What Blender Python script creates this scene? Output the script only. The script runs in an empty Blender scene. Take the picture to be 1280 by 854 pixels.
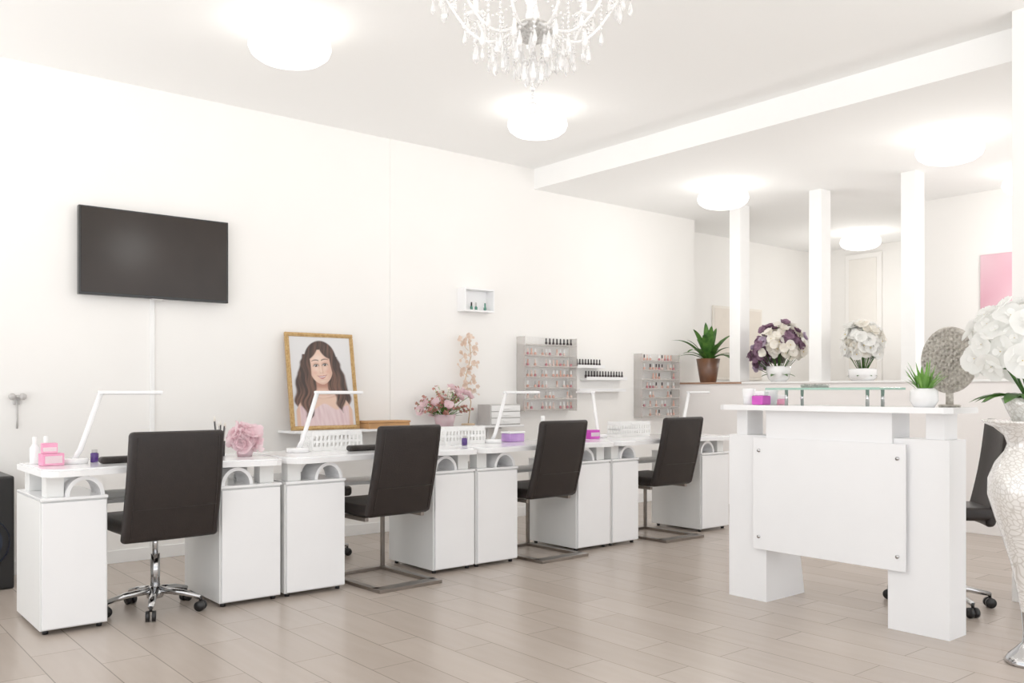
import bpy, math, random
from mathutils import Vector, Matrix, noise
R = random.Random(7)
pi = math.pi
C = bpy.context.scene.collection

# ------------------------------------------------------------------ materials
def lin(h):
    h = h.lstrip('#'); o = []
    for i in (0, 2, 4):
        c = int(h[i:i+2], 16)/255
        o.append(c/12.92 if c <= .04045 else ((c+.055)/1.055)**2.4)
    return o + [1.0]

def setin(b, n, v):
    if n in b.inputs: b.inputs[n].default_value = v

def pm(name, hexc, rough=.5, metal=0, var=.04, scale=12, trans=0, alpha=1, emis=0, bump=0, coat=0, sheen=0, hex2=None, spec=None, thin=0):
    m = bpy.data.materials.new(name); m.use_nodes = True
    nt = m.node_tree; b = nt.nodes['Principled BSDF']
    col = lin(hexc)
    tc = nt.nodes.new('ShaderNodeTexCoord'); no = nt.nodes.new('ShaderNodeTexNoise')
    no.inputs['Scale'].default_value = scale; no.inputs['Detail'].default_value = 3
    nt.links.new(tc.outputs['Object'], no.inputs['Vector'])
    cr = nt.nodes.new('ShaderNodeValToRGB')
    cr.color_ramp.elements[0].position = .3; cr.color_ramp.elements[1].position = .7
    c2 = lin(hex2) if hex2 else [min(1, c*(1+var)) for c in col[:3]]+[1]
    c1 = col if hex2 else [c*(1-var) for c in col[:3]]+[1]
    cr.color_ramp.elements[0].color = c1; cr.color_ramp.elements[1].color = c2
    nt.links.new(no.outputs['Fac'], cr.inputs['Fac']); nt.links.new(cr.outputs['Color'], b.inputs['Base Color'])
    setin(b, 'Roughness', rough); setin(b, 'Metallic', metal)
    setin(b, 'Transmission Weight', trans); setin(b, 'Alpha', alpha); setin(b, 'Coat Weight', coat); setin(b, 'Sheen Weight', sheen)
    if spec is not None: setin(b, 'Specular IOR Level', spec)
    if emis:
        nt.links.new(cr.outputs['Color'], b.inputs['Emission Color']); setin(b, 'Emission Strength', emis)
    if bump:
        bp = nt.nodes.new('ShaderNodeBump'); bp.inputs['Strength'].default_value = bump; bp.inputs['Distance'].default_value = .005
        n2 = nt.nodes.new('ShaderNodeTexNoise'); n2.inputs['Scale'].default_value = scale*8
        nt.links.new(tc.outputs['Object'], n2.inputs['Vector'])
        nt.links.new(n2.outputs['Fac'], bp.inputs['Height']); nt.links.new(bp.outputs['Normal'], b.inputs['Normal'])
    if thin:
        tr = nt.nodes.new('ShaderNodeBsdfTranslucent'); mx = nt.nodes.new('ShaderNodeMixShader'); out = nt.nodes['Material Output']
        nt.links.new(cr.outputs['Color'], tr.inputs['Color']); mx.inputs[0].default_value = thin
        nt.links.new(b.outputs[0], mx.inputs[1]); nt.links.new(tr.outputs[0], mx.inputs[2]); nt.links.new(mx.outputs[0], out.inputs['Surface'])
    return m

M = {}
M['wall'] = pm('wall_paint', 'f5f3f0', .85, var=.01, scale=2)
M['wall_pink'] = pm('partition_paint', 'f4f0ee', .8, var=.01, scale=2)
M['ceil'] = pm('ceiling_paint', 'fafaf9', .9, var=.006, scale=2)
M['trim'] = pm('white_trim', 'f6f6f5', .5, var=.01)
M['white'] = pm('white_laminate', 'f5f5f6', .35, var=.01, scale=5)
M['whiteg'] = pm('white_gloss', 'f6f6f7', .15, var=.01, scale=5, coat=.3)
M['cab'] = pm('cabinet_white', 'ebebe9', .4, var=.01, scale=4)
M['black'] = pm('black_plastic', '141314', .4, var=.1)
M['leather'] = pm('dark_leather', '1f1816', .45, var=.12, scale=20, bump=.25, spec=.35)
M['chrome'] = pm('chrome', 'c9c9ca', .12, metal=1, var=.03)
M['steel'] = pm('brushed_steel', '8d857e', .3, metal=1, var=.06, scale=30)
M['screen'] = pm('tv_screen', '28211d', .22, var=.25, scale=1.5, spec=.3)
M['tvframe'] = pm('tv_bezel', '0e0d0e', .25, var=.05)
M['gold'] = pm('antique_gold', 'd3b27c', .42, metal=.5, hex2='b58d55', scale=60, bump=.6)
M['goldwire'] = pm('pale_gold_blossom', 'd6bd9e', .5, metal=.1, var=.1)
M['blush'] = pm('blush_blossom', 'dfc4ae', .5, hex2='eedccf', scale=20, thin=.3)
M['wood'] = pm('oak_wood', 'c08f5c', .5, var=.15, scale=9)
M['brown'] = pm('brown_pot', '553729', .35, hex2='7a5239', scale=6)
M['tan'] = pm('tan_wood_cap', 'a9826a', .5, var=.1)
M['leaf'] = pm('green_leaf', '24501c', .45, hex2='568436', scale=14, thin=.2)
M['leaf2'] = pm('light_green_leaf', '5f9a3a', .45, hex2='86b858', scale=14, thin=.2)
M['petal'] = pm('white_petal', 'fdfdfb', .6, var=.01, thin=.5)
M['cream'] = pm('cream_petal', 'f9f4ea', .6, hex2='fdfbf6', scale=25, thin=.5)
M['purple'] = pm('purple_petal', '6a4860', .6, hex2='9a7890', scale=25, thin=.4)
M['lilac'] = pm('lilac_petal', 'ae96b4', .6, hex2='d4c6d6', scale=25, thin=.4)
M['pinkp'] = pm('pink_petal', 'f8dbe2', .7, hex2='fbe9ed', scale=18, thin=.45)
M['peach'] = pm('dusty_petal', 'd6a298', .6, hex2='c08074', scale=25, thin=.3)
M['yel'] = pm('yellow_stamen', 'd8c275', .6)
M['pink'] = pm('pink_card', 'e58bb0', .5, hex2='f0a9c6')
M['magenta'] = pm('magenta_plastic', 'c63bb4', .35, hex2='d95cc6')
M['mauve'] = pm('mauve_plastic', 'b487d0', .35, hex2='c9a0dd')
M['violet'] = pm('violet_glass', '4a2a78', .15, var=.1)
M['orange'] = pm('orange_plastic', 'd9702c', .4)
M['greyp'] = pm('grey_plastic', 'bcb9b7', .4)
M['blue'] = pm('blue_cone', '141f33', .35, var=.2)
M['bot1'] = pm('nude_polish', 'd9a898', .15, var=.08)
M['bot2'] = pm('rose_polish', 'bd7880', .15, var=.08)
M['bot3'] = pm('pale_polish', 'e6cfc6', .15, var=.08)
M['botd'] = pm('dark_polish', '2a1a20', .15, var=.08)
M['bott'] = pm('teal_polish', '4d8a78', .15, var=.08)
M['lampglass'] = pm('opal_lamp_glass', 'fffcf6', .3, var=.005, emis=1.9)
M['bulb'] = pm('glowing_bulb', 'fff4dc', .3, var=.005, emis=8)
M['acryl'] = pm('clear_acrylic', 'f6f5f4', .08, var=.02, alpha=.05)
M['acryl2'] = pm('frosted_acrylic_edge', 'd3cec9', .2, var=.02, alpha=.42)
M['glass'] = pm('shelf_glass', '9fcfbe', .03, var=.02, alpha=.65)
M['crystal2'] = pm('clear_crystal', 'ffffff', .04, var=.0, alpha=.5, metal=.15)
M['crystal3'] = pm('cut_crystal_drop', 'f6f6f6', .03, var=.02, alpha=.6, metal=.5)
M['silverf'] = pm('silver_filigree', 'a9a6a2', .3, metal=.9, hex2='f0eeeb', scale=90, bump=1)
M['silverd'] = pm('pale_silver_weave', 'aaa298', .35, metal=.7, hex2='e2ddd5', scale=60, bump=.8)

def floor_mat():
    m = bpy.data.materials.new('plank_tile_floor'); m.use_nodes = True; nt = m.node_tree; b = nt.nodes['Principled BSDF']
    tc = nt.nodes.new('ShaderNodeTexCoord'); mp = nt.nodes.new('ShaderNodeMapping')
    mp.inputs['Rotation'].default_value = (0, 0, pi/2)
    nt.links.new(tc.outputs['Object'], mp.inputs['Vector'])
    br = nt.nodes.new('ShaderNodeTexBrick'); br.offset = .37
    br.inputs['Scale'].default_value = 1; br.inputs['Brick Width'].default_value = .80; br.inputs['Row Height'].default_value = .21
    br.inputs['Mortar Size'].default_value = .0026; br.inputs['Mortar Smooth'].default_value = .2; br.inputs['Bias'].default_value = 0
    br.inputs['Color1'].default_value = lin('baada2'); br.inputs['Color2'].default_value = lin('b0a398'); br.inputs['Mortar'].default_value = lin('8b8077')
    nt.links.new(mp.outputs['Vector'], br.inputs['Vector'])
    mp2 = nt.nodes.new('ShaderNodeMapping'); mp2.inputs['Scale'].default_value = (18, 2.2, 1)
    nt.links.new(tc.outputs['Object'], mp2.inputs['Vector'])
    no = nt.nodes.new('ShaderNodeTexNoise'); no.inputs['Scale'].default_value = 1.0; no.inputs['Detail'].default_value = 4
    nt.links.new(mp2.outputs['Vector'], no.inputs['Vector'])
    cr = nt.nodes.new('ShaderNodeValToRGB'); cr.color_ramp.elements[0].position = .3; cr.color_ramp.elements[1].position = .7
    cr.color_ramp.elements[0].color = (.93, .926, .92, 1); cr.color_ramp.elements[1].color = (1, 1, 1, 1)
    nt.links.new(no.outputs['Fac'], cr.inputs['Fac'])
    mx = nt.nodes.new('ShaderNodeMix'); mx.data_type = 'RGBA'; mx.blend_type = 'MULTIPLY'; mx.inputs[0].default_value = 1
    nt.links.new(br.outputs['Color'], mx.inputs[6]); nt.links.new(cr.outputs['Color'], mx.inputs[7])
    nt.links.new(mx.outputs[2], b.inputs['Base Color']); b.inputs['Roughness'].default_value = .27
    bp = nt.nodes.new('ShaderNodeBump'); bp.inputs['Strength'].default_value = .2; bp.inputs['Distance'].default_value = .003; bp.invert = True
    nt.links.new(br.outputs['Fac'], bp.inputs['Height']); nt.links.new(bp.outputs['Normal'], b.inputs['Normal'])
    return m
M['floor'] = floor_mat()

def mosaic_mat():
    m = bpy.data.materials.new('pearl_mosaic'); m.use_nodes = True; nt = m.node_tree; b = nt.nodes['Principled BSDF']
    tc = nt.nodes.new('ShaderNodeTexCoord'); vo = nt.nodes.new('ShaderNodeTexVoronoi'); vo.inputs['Scale'].default_value = 50
    no = nt.nodes.new('ShaderNodeTexNoise'); no.inputs['Scale'].default_value = 5; no.inputs['Detail'].default_value = 1
    mx = nt.nodes.new('ShaderNodeVectorMath'); mx.operation = 'MULTIPLY_ADD'; mx.inputs[1].default_value = (.2, .2, .2)
    nt.links.new(tc.outputs['Object'], no.inputs['Vector']); nt.links.new(no.outputs['Color'], mx.inputs[0]); nt.links.new(tc.outputs['Object'], mx.inputs[2])
    vo.feature = 'DISTANCE_TO_EDGE'; nt.links.new(mx.outputs[0], vo.inputs['Vector'])
    cr = nt.nodes.new('ShaderNodeValToRGB'); cr.color_ramp.elements[0].position = .005; cr.color_ramp.elements[1].position = .14
    cr.color_ramp.elements[0].color = lin('d3cec8'); cr.color_ramp.elements[1].color = lin('f7f5f2')
    nt.links.new(vo.outputs['Distance'], cr.inputs['Fac']); nt.links.new(cr.outputs['Color'], b.inputs['Base Color'])
    b.inputs['Roughness'].default_value = .16; b.inputs['Metallic'].default_value = .25; setin(b, 'Coat Weight', .5)
    bp = nt.nodes.new('ShaderNodeBump'); bp.inputs['Strength'].default_value = .35; bp.inputs['Distance'].default_value = .003
    nt.links.new(cr.outputs['Color'], bp.inputs['Height']); nt.links.new(bp.outputs['Normal'], b.inputs['Normal'])
    return m
M['mosaic'] = mosaic_mat()

def attr_mat():
    m = bpy.data.materials.new('printed_portrait'); m.use_nodes = True; nt = m.node_tree; b = nt.nodes['Principled BSDF']
    a = nt.nodes.new('ShaderNodeVertexColor'); a.layer_name = 'Print'
    nt.links.new(a.outputs['Color'], b.inputs['Base Color']); b.inputs['Roughness'].default_value = .4
    return m
M['print'] = attr_mat()

def paint_mat():
    m = bpy.data.materials.new('pink_abstract_painting'); m.use_nodes = True; nt = m.node_tree; b = nt.nodes['Principled BSDF']
    tc = nt.nodes.new('ShaderNodeTexCoord'); no = nt.nodes.new('ShaderNodeTexNoise'); no.inputs['Scale'].default_value = 1.6; no.inputs['Detail'].default_value = 1
    nt.links.new(tc.outputs['Object'], no.inputs['Vector'])
    cr = nt.nodes.new('ShaderNodeValToRGB'); cr.color_ramp.elements[0].position = .3; cr.color_ramp.elements[1].position = .7
    cr.color_ramp.elements[0].color = lin('d79fb0'); cr.color_ramp.elements[1].color = lin('e6c3cd')
    nt.links.new(no.outputs['Fac'], cr.inputs['Fac']); nt.links.new(cr.outputs['Color'], b.inputs['Base Color'])
    return m
M['paint'] = paint_mat()

# ------------------------------------------------------------------ mesh builder
class MB:
    def __init__(s): s.v = []; s.f = []; s.m = []; s.s = []
    def add(s, vs, fs, mi=0, sm=False, mat=None):
        o = len(s.v)
        for p in vs:
            p = Vector(p)
            if mat is not None: p = mat @ p
            s.v.append(p)
        for f in fs: s.f.append([i+o for i in f]); s.m.append(mi); s.s.append(sm)
        return s
    def box(s, x0, x1, y0, y1, z0, z1, mi=0, r=0.002, seg=1, n=1, sm=False, fn=None, mat=None):
        c = Vector(((x0+x1)/2, (y0+y1)/2, (z0+z1)/2)); h = [abs(x1-x0)/2, abs(y1-y0)/2, abs(z1-z0)/2]
        r = min(r, min(h)*.98)
        nn = n if isinstance(n, (tuple, list)) else (n, n, n)
        def ax(hh, k):
            a = [-hh+r*i/seg for i in range(seg+1)]; b = [-x for x in a][::-1]
            mid = [a[-1]+(b[0]-a[-1])*i/k for i in range(1, k)]
            return a+mid+b
        A = [ax(h[i], nn[i]) for i in range(3)]
        idx = {}; vs = []; fs = []
        def vid(p):
            k = (round(p[0], 6), round(p[1], 6), round(p[2], 6))
            if k not in idx:
                inn = [max(-(h[i]-r), min(h[i]-r, p[i])) for i in range(3)]
                d = Vector([p[i]-inn[i] for i in range(3)])
                q = Vector(inn) + (d.normalized()*r if d.length > 1e-9 else d)
                q = q + c
                if fn: q = Vector(fn(q))
                idx[k] = len(vs); vs.append(q)
            return idx[k]
        for a in range(3):
            b, d = (a+1) % 3, (a+2) % 3
            for sg in (-1, 1):
                for i in range(len(A[b])-1):
                    for j in range(len(A[d])-1):
                        q = []
                        for (ii, jj) in ((i, j), (i+1, j), (i+1, j+1), (i, j+1)):
                            p = [0, 0, 0]; p[a] = sg*h[a]; p[b] = A[b][ii]; p[d] = A[d][jj]; q.append(vid(p))
                        if sg < 0: q.reverse()
                        if len(set(q)) >= 3:
                            fs.append(list(dict.fromkeys(q)))
        return s.add(vs, fs, mi, sm, mat)
    def lathe(s, prof, n=32, c=(0, 0, 0), mi=0, sm=True, mat=None, sq=1):
        vs = []; fs = []
        for (r, z) in prof:
            for k in range(n):
                a = 2*pi*k/n; vs.append((c[0]+max(r, 1e-4)*math.cos(a), c[1]+max(r, 1e-4)*sq*math.sin(a), c[2]+z))
        for i in range(len(prof)-1):
            for k in range(n):
                k2 = (k+1) % n; fs.append([i*n+k, i*n+k2, (i+1)*n+k2, (i+1)*n+k])
        return s.add(vs, fs, mi, sm, mat)
    def tube(s, path, r, n=10, mi=0, sm=True, cap=True, flat=None):
        P = [Vector(p) for p in path]; rs = r if isinstance(r, (list, tuple)) else [r]*len(P)
        vs = []; fs = []
        t0 = (P[1]-P[0]).normalized()
        up = Vector((0, 0, 1)) if abs(t0.z) < .9 else Vector((0, 1, 0))
        nrm = (up - t0*up.dot(t0)).normalized()
        for i, p in enumerate(P):
            if i == 0: t = (P[1]-P[0]).normalized()
            elif i == len(P)-1: t = (P[-1]-P[-2]).normalized()
            else: t = ((P[i+1]-P[i]).normalized()+(P[i]-P[i-1]).normalized())
            if t.length < 1e-6: t = P[i]-P[i-1]
            t.normalize()
            nrm = (nrm - t*nrm.dot(t))
            nrm.normalize(); bn = t.cross(nrm)
            fx, fy = flat if flat else (1, 1)
            for k in range(n):
                a = 2*pi*(k+.5)/n; vs.append(p+nrm*math.cos(a)*rs[i]*fx+bn*math.sin(a)*rs[i]*fy)
        for i in range(len(P)-1):
            for k in range(n):
                k2 = (k+1) % n; fs.append([i*n+k, i*n+k2, (i+1)*n+k2, (i+1)*n+k])
        if cap: fs.append(list(range(n))[::-1]); fs.append([(len(P)-1)*n+k for k in range(n)])
        return s.add(vs, fs, mi, sm)
    def cyl(s, p0, p1, r0, r1=None, n=20, mi=0, sm=True):
        r1 = r0 if r1 is None else r1
        return s.tube([p0, p1], [r0, r1], n, mi, sm)
    def disc(s, c, r, h, n=28, mi=0, b=.004):
        return s.lathe([(0, 0), (r-b, 0), (r, b), (r, h-b), (r-b, h), (0, h)], n, c, mi, True)
    def sphere(s, c, r, n=12, mi=0, sz=1):
        prof = [(r*math.sin(pi*i/n), -r*sz*math.cos(pi*i/n)) for i in range(n+1)]
        return s.lathe(prof, n*2, c, mi, True)
    def prism(s, poly, z0, z1, mi=0, sm=False):
        n = len(poly); vs = [(x, y, z0) for x, y in poly]+[(x, y, z1) for x, y in poly]
        fs = [list(range(n))[::-1], [n+i for i in range(n)]]
        fs += [[i, (i+1) % n, n+(i+1) % n, n+i] for i in range(n)]
        return s.add(vs, fs, mi, sm)
    def leaf(s, base, d, L, w, droop=.5, mi=0, n=6, fold=.25, side=None):
        b = Vector(base); d = Vector(d).normalized()
        sd = side or d.cross(Vector((0, 0, 1)))
        if sd.length < 1e-3: sd = Vector((1, 0, 0))
        sd.normalize(); up = sd.cross(d)
        vs = []; fs = []
        for i in range(n+1):
            t = i/n; c = b+d*L*t - Vector((0, 0, 1))*droop*L*t*t
            ww = w*(math.sin(pi*min(1, t*.93+.07))**.7)*.5 if t < 1 else w*.02
            vs += [c-sd*ww+up*ww*fold, c, c+sd*ww+up*ww*fold]
        for i in range(n):
            for k in (0, 1): fs.append([i*3+k, i*3+k+1, i*3+k+4, i*3+k+3])
        return s.add(vs, fs, mi, True)
    def flower(s, c, nrm, r, np_=5, mi=0, mc=1, cup=.3, wid=.9, wave=.12):
        c = Vector(c); nrm = Vector(nrm).normalized()
        a = nrm.cross(Vector((0, 0, 1)))
        if a.length < .05: a = Vector((1, 0, 0))
        a.normalize(); b = nrm.cross(a); ph = R.random()*6.28
        for k in range(np_):
            t = ph+2*pi*k/np_+R.uniform(-.12, .12); d = a*math.cos(t)+b*math.sin(t); sd = nrm.cross(d); L = r*R.uniform(.9, 1.08)
            w = r*wid*(pi/np_); cu = cup+R.uniform(-.15, .15)*min(1, wave*8); e1, e2 = R.uniform(-wave, wave)*r, R.uniform(-wave, wave)*r
            vs = []; prof = [(0.05, .15), (.35, .75), (.68, 1.0), (.9, .75), (1.03, .12)]
            for (q, ww) in prof:
                pc = c+d*L*q+nrm*cu*L*(q**1.6)
                vs += [pc-sd*w*ww+nrm*(.07*r+e1*q), pc, pc+sd*w*ww+nrm*(.07*r+e2*q)]
            fs = []
            for i in range(4):
                for j in (0, 1): fs.append([i*3+j, i*3+j+1, i*3+j+4, i*3+j+3])
            s.add(vs, fs, mi, True)
        if mc is not None: s.sphere(c+nrm*r*.08, r*.12, 5, mc)
        return s
    def make(s, name, mats, parent=None, loc=None, rot=None):
        me = bpy.data.meshes.new(name); me.from_pydata([tuple(v) for v in s.v], [], s.f)
        mats = mats if isinstance(mats, (list, tuple)) else [mats]
        for m in mats: me.materials.append(M[m] if isinstance(m, str) else m)
        for p, mi, sm in zip(me.polygons, s.m, s.s): p.material_index = mi; p.use_smooth = sm
        me.update()
        o = bpy.data.objects.new(name, me); C.objects.link(o)
        if parent: o.parent = parent
        if loc: o.location = loc
        if rot: o.rotation_euler = rot
        return o

def tag(o, label, cat, group=None):
    o['label'] = label; o['category'] = cat
    if group: o['group'] = group
    return o
def thing(name, label, cat, loc=(0, 0, 0), rz=0, group=None):
    e = bpy.data.objects.new(name, None); e.empty_display_size = .1; e.location = loc; e.rotation_euler = (0, 0, rz); C.objects.link(e)
    return tag(e, label, cat, group)
def dup(root, loc, rz=0, label=None):
    def cp(o, par):
        n = o.copy(); C.objects.link(n)
        if par: n.parent = par
        for ch in list(o.children):
            if ch.name in snapshot: cp(ch, n)
        return n
    snapshot = set(o.name for o in bpy.data.objects)
    n = cp(root, None); n.location = loc; n.rotation_euler = (0, 0, rz)
    if label: n['label'] = label
    return n
def struct(o): o['kind'] = 'structure'; return o
def sbox(name, x0, x1, y0, y1, z0, z1, mat, r=.0015):
    return struct(MB().box(x0, x1, y0, y1, z0, z1, r=r).make(name, mat))

# ------------------------------------------------------------------ room shell
WY = 6.30; WY2 = 6.292
sbox('floor', -2, 11.2, -2.5, 7.2, -.1, 0, 'floor')
sbox('ceiling', -2, 5.46, -2.5, 6.5, 3.24, 3.36, 'ceil')
sbox('ceiling_low', 5.46, 11.2, -2.5, 7.2, 3.05, 3.36, 'ceil')
sbox('wall_left', -2, 3.89, WY, WY+.2, 0, 3.24, 'wall')
sbox('wall_left_pier', 3.89, 7.81, WY2, WY2+.458, 0, 3.24, 'wall')
sbox('wall_alcove', 7.81, 11.05, 6.75, 6.95, 0, 3.05, 'wall')
sbox('wall_far', 10.9, 11.1, 4.05, 6.75, 0, 3.05, 'wall')
sbox('wall_corridor', 8.95, 10.9, 4.05, 4.25, 0, 3.05, 'wall')
sbox('wall_back', 8.8, 8.95, -2.5, 4.25, 0, 3.05, 'wall')
sbox('wall_column', 5.22, 5.46, 1.3, 2.015, 0, 3.24, 'wall')
sbox('baseboard_left', -2, 3.89, WY-.015, WY, 0, .085, 'trim')
sbox('baseboard_pier', 3.89, 7.48, WY2-.015, WY2, 0, .085, 'trim')
sbox('baseboard_alcove', 7.81, 10.9, 6.735, 6.75, 0, .085, 'trim')
sbox('baseboard_back', 8.785, 8.8, -2.5, 4.25, 0, .085, 'trim')
sbox('wall_partition', 7.50, 7.66, 2.0, WY2, 0, 1.232, 'wall_pink')
sbox('trim_1', 7.485, 7.675, 1.98, 5.44, 1.232, 1.25, 'trim', r=.003)
sbox('trim_2', 7.485, 7.675, 5.44, WY2, 1.232, 1.25, 'tan', r=.003)
for y in (5.53, 4.62, 3.73):
    p = MB().box(-.08, .08, -.065, .065, 0, 1.8, r=.003).make('partition_post', 'trim', loc=(7.58, y, 1.25))
    tag(p, 'square white post rising from the low partition to the ceiling', 'post', 'white partition posts')
d = MB(); d.box(10.86, 10.9, 5.75, 6.25, 0, 2.95, 0, r=.004); d.box(10.845, 10.86, 5.81, 6.19, .02, 2.88, 1, r=.003); d.cyl((10.84, 5.86, 1.05), (10.79, 5.86, 1.05), .012, mi=2)
d.cyl((10.79, 5.86, 1.05), (10.79, 5.96, 1.05), .01, mi=2)
struct(d.make('door_1', ['wall', pm('door_paint', 'efebe5', .6, var=.01), 'chrome']))

# ------------------------------------------------------------------ ceiling lamps (glass shade + the light it gives)
def ceil_lamp(x, y, z, k=1.0, W=4):
    e = thing('ceiling_lamp', 'round opal glass flush ceiling lamp, lit', 'ceiling lamp', (x, y, z), group='round flush ceiling lamps')
    MB().lathe([(0, 0), (.15*k, 0), (.15*k, -.03), (0, -.03)], 32).make('lamp_base', 'trim', e)
    pr = [(0, -.03), (.14, -.03), (.195, -.05), (.225, -.09), (.232, -.125), (.218, -.16), (.18, -.188), (.12, -.205), (.06, -.212), (0, -.214)]
    MB().lathe([(r*k, z_) for r, z_ in pr], 40).make('lamp_shade', 'lampglass', e)
    if W:
        l = bpy.data.lights.new('lamp_light', 'POINT'); l.energy = W; l.shadow_soft_size = .15; l.color = (1, .975, .935)
        lo = bpy.data.objects.new('lamp_light', l); lo.location = (0, 0, -.9); lo.parent = e; C.objects.link(lo)
    return e
ceil_lamp(2.25, 4.72, 3.24, W=3); ceil_lamp(4.31, 4.93, 3.24, .95, W=5)
ceil_lamp(6.70, 5.07, 3.05, W=11); ceil_lamp(6.66, 3.0, 3.05, W=11); ceil_lamp(9.9, 5.50, 3.05, W=16); ceil_lamp(8.25, 3.02, 3.05, W=8)

# ------------------------------------------------------------------ chandelier
ch = thing('chandelier', 'crystal chandelier with curved glass arms and hanging drops', 'chandelier', (2.30, 2.66, 3.24))
H = -.67
MB().lathe([(0, 0), (.07, 0), (.065, -.02), (.02, -.05), (0, -.05)], 24).make('ceiling_rose', 'chrome', ch)
b = MB(); b.tube([(0, 0, -.04), (0, 0, H+.3)], .008); b.lathe([(.01, H+.32), (.04, H+.27), (.02, H+.22), (.03, H+.18), (.015, H+.12), (.03, H+.07), (.02, H+.03)], 20)
b.make('stem', 'crystal2', ch)
MB().lathe([(.02, H+.05), (.05, H+.04), (.08, H+.02), (.082, H+.008), (.07, H-.01), (.045, H-.03), (.015, H-.045), (0, H-.05)], 28).make('hub', 'silverf', ch)
drop = MB()
drop.lathe([(0, 0), (.006, -.006), (.006, -.010), (0, -.015)], 8, sm=False)
drop.lathe([(0, -.016), (.003, -.020), (.0095, -.050), (.008, -.064), (0, -.076)], 6, sm=False)
dm = drop.make('crystal_drop', 'crystal3', ch, loc=(0, 0, H-.05))
def put_drop(x, y, z, sc=1):
    o = dm.copy(); C.objects.link(o); o.parent = ch; o.location = (x, y, z); o.scale = (sc, sc, sc); o.rotation_euler = (0, 0, R.random()*3)
def chain(x, y, z, n, tip=True):
    m = MB(); m.tube([(x, y, z), (x, y, z-n*.018)], .0012, 4)
    for i in range(n): m.sphere((x, y, z-.018*(i+.5)), .0062, 4)
    if tip:
        zz = z-n*.018
        m.lathe([(0, zz), (.003, zz-.004), (.0095, zz-.034), (.008, zz-.048), (0, zz-.06)], 6, (x, y, 0), sm=False)
    m.make('bead_chain', 'crystal3', ch)
NA = 9
for k in range(NA):
    a = 2*pi*k/NA+.2; ca, sa = math.cos(a), math.sin(a)
    pts = []
    for i in range(15):
        t = i/14; r = .05+.31*t; z = H+.03-.06*math.sin(pi*t*1.15)+.12*t**3
        pts.append((r*ca, r*sa, z))
    MB().tube(pts, .006, 8).make('arm', 'crystal2', ch)
    ex, ey, ez = pts[-1]
    MB().lathe([(.008, -.015), (.03, -.005), (.05, .008), (.048, .012), (.02, .006), (.012, .01)], 16, (ex, ey, ez)).make('drip_cup', 'crystal2', ch)
    c = MB(); c.cyl((ex, ey, ez+.008), (ex, ey, ez+.09), .011, n=12); c.make('candle_tube', 'trim', ch)
    MB().lathe([(.008, .09), (.016, .11), (.013, .13), (.003, .155), (0, .158)], 12, (ex, ey, ez)).make('bulb', 'bulb', ch)
    for j in range(4):
        aa = 2*pi*j/4+a; put_drop(ex+.045*math.cos(aa), ey+.045*math.sin(aa), ez+.002, 1.05)
    put_drop(ex, ey, ez-.016, 1.3)
    mx, my, mz = pts[8]; put_drop(mx, my, mz-.006, 1.35)
    mx, my, mz = pts[5]; put_drop(mx, my, mz-.006, 1.2)
    a2 = a+2*pi/NA; sw = MB()
    for i in range(13):
        t = i/12; x = .33*((1-t)*ca+t*math.cos(a2)); y = .33*((1-t)*sa+t*math.sin(a2)); z = ez-.01-.09*math.sin(pi*t)
        sw.sphere((x, y, z), .006, 4)
    for i in range(12):   # inner garland back to the stem
        t = i/11; x, y = (.33*(1-t)+.02*t)*ca, (.33*(1-t)+.02*t)*sa; z = ez+.005+(H+.20-ez)*t-.05*math.sin(pi*t)
        sw.sphere((x, y, z), .0055, 4)
    sw.make('bead_swag', 'crystal3', ch)
    a3 = a+pi/NA
    chain(.20*math.cos(a3), .20*math.sin(a3), H+.08, 8)
    chain(.27*math.cos(a3), .27*math.sin(a3), H+.10, 6)
    chain(.12*math.cos(a3), .12*math.sin(a3), H+.06, 6)
for k in range(8):
    a = 2*pi*k/8; put_drop(.07*math.cos(a), .07*math.sin(a), H+.0, 1.4)
for k in range(6):
    a = 2*pi*k/6+.3; put_drop(.115*math.cos(a), .115*math.sin(a), H-.045, 1.4)
for k in range(5):
    a = 2*pi*k/5+.3; put_drop(.035*math.cos(a), .035*math.sin(a), H-.10, 1.4)
f = MB(); f.tube([(0, 0, H-.04), (0, 0, H-.27)], .0025, 6)
for i in range(7): f.sphere((0, 0, H-.07-.03*i), .009+.003*(i % 2), 5)
f.sphere((0, 0, H-.295), .024, 7); f.lathe([(.004, H-.32), (.012, H-.34), (0, H-.36)], 8)
f.make('finial', 'crystal3', ch)

# ------------------------------------------------------------------ television
tv = thing('television', 'black flat screen television mounted on the white wall', 'television', (1.99, WY, 2.075))
MB().box(-.497, .497, -.085, -.04, -.29, .29, r=.004).make('casing', 'tvframe', tv)
MB().box(-.483, .483, -.0885, -.083, -.272, .279, r=.001).make('screen', 'screen', tv)
MB().box(-.2, .2, -.04, 0, -.15, .15, r=.004).make('wall_mount', 'black', tv)
MB().box(-.04, .04, -.084, -.07, -.299, -.29, r=.002).make('sensor_strip', 'greyp', tv)
c = MB().box(1.965, 1.995, WY-.014, WY, .086, 1.79, r=.003).make('cable_cover', 'trim'); tag(c, 'thin white cable duct running down the wall below the television', 'cable duct')

h = MB(); h.box(-.02, .02, -.02, 0, -.03, .03, 0, r=.004); h.sphere((-.03, -.04, .02), .022, 8, 0); h.sphere((.03, -.04, .02), .022, 8, 0); h.tube([(-.03, -.04, .02), (.03, -.04, .02)], .008); h.tube([(0, -.02, .0), (0, -.03, -.12), (0, -.02, -.18)], .006, mi=0)
tag(h.make('wall_hook', ['greyp', 'chrome'], loc=(1.15, WY, 1.1)), 'small pale grey double hook fixed to the wall', 'hook')

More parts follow.
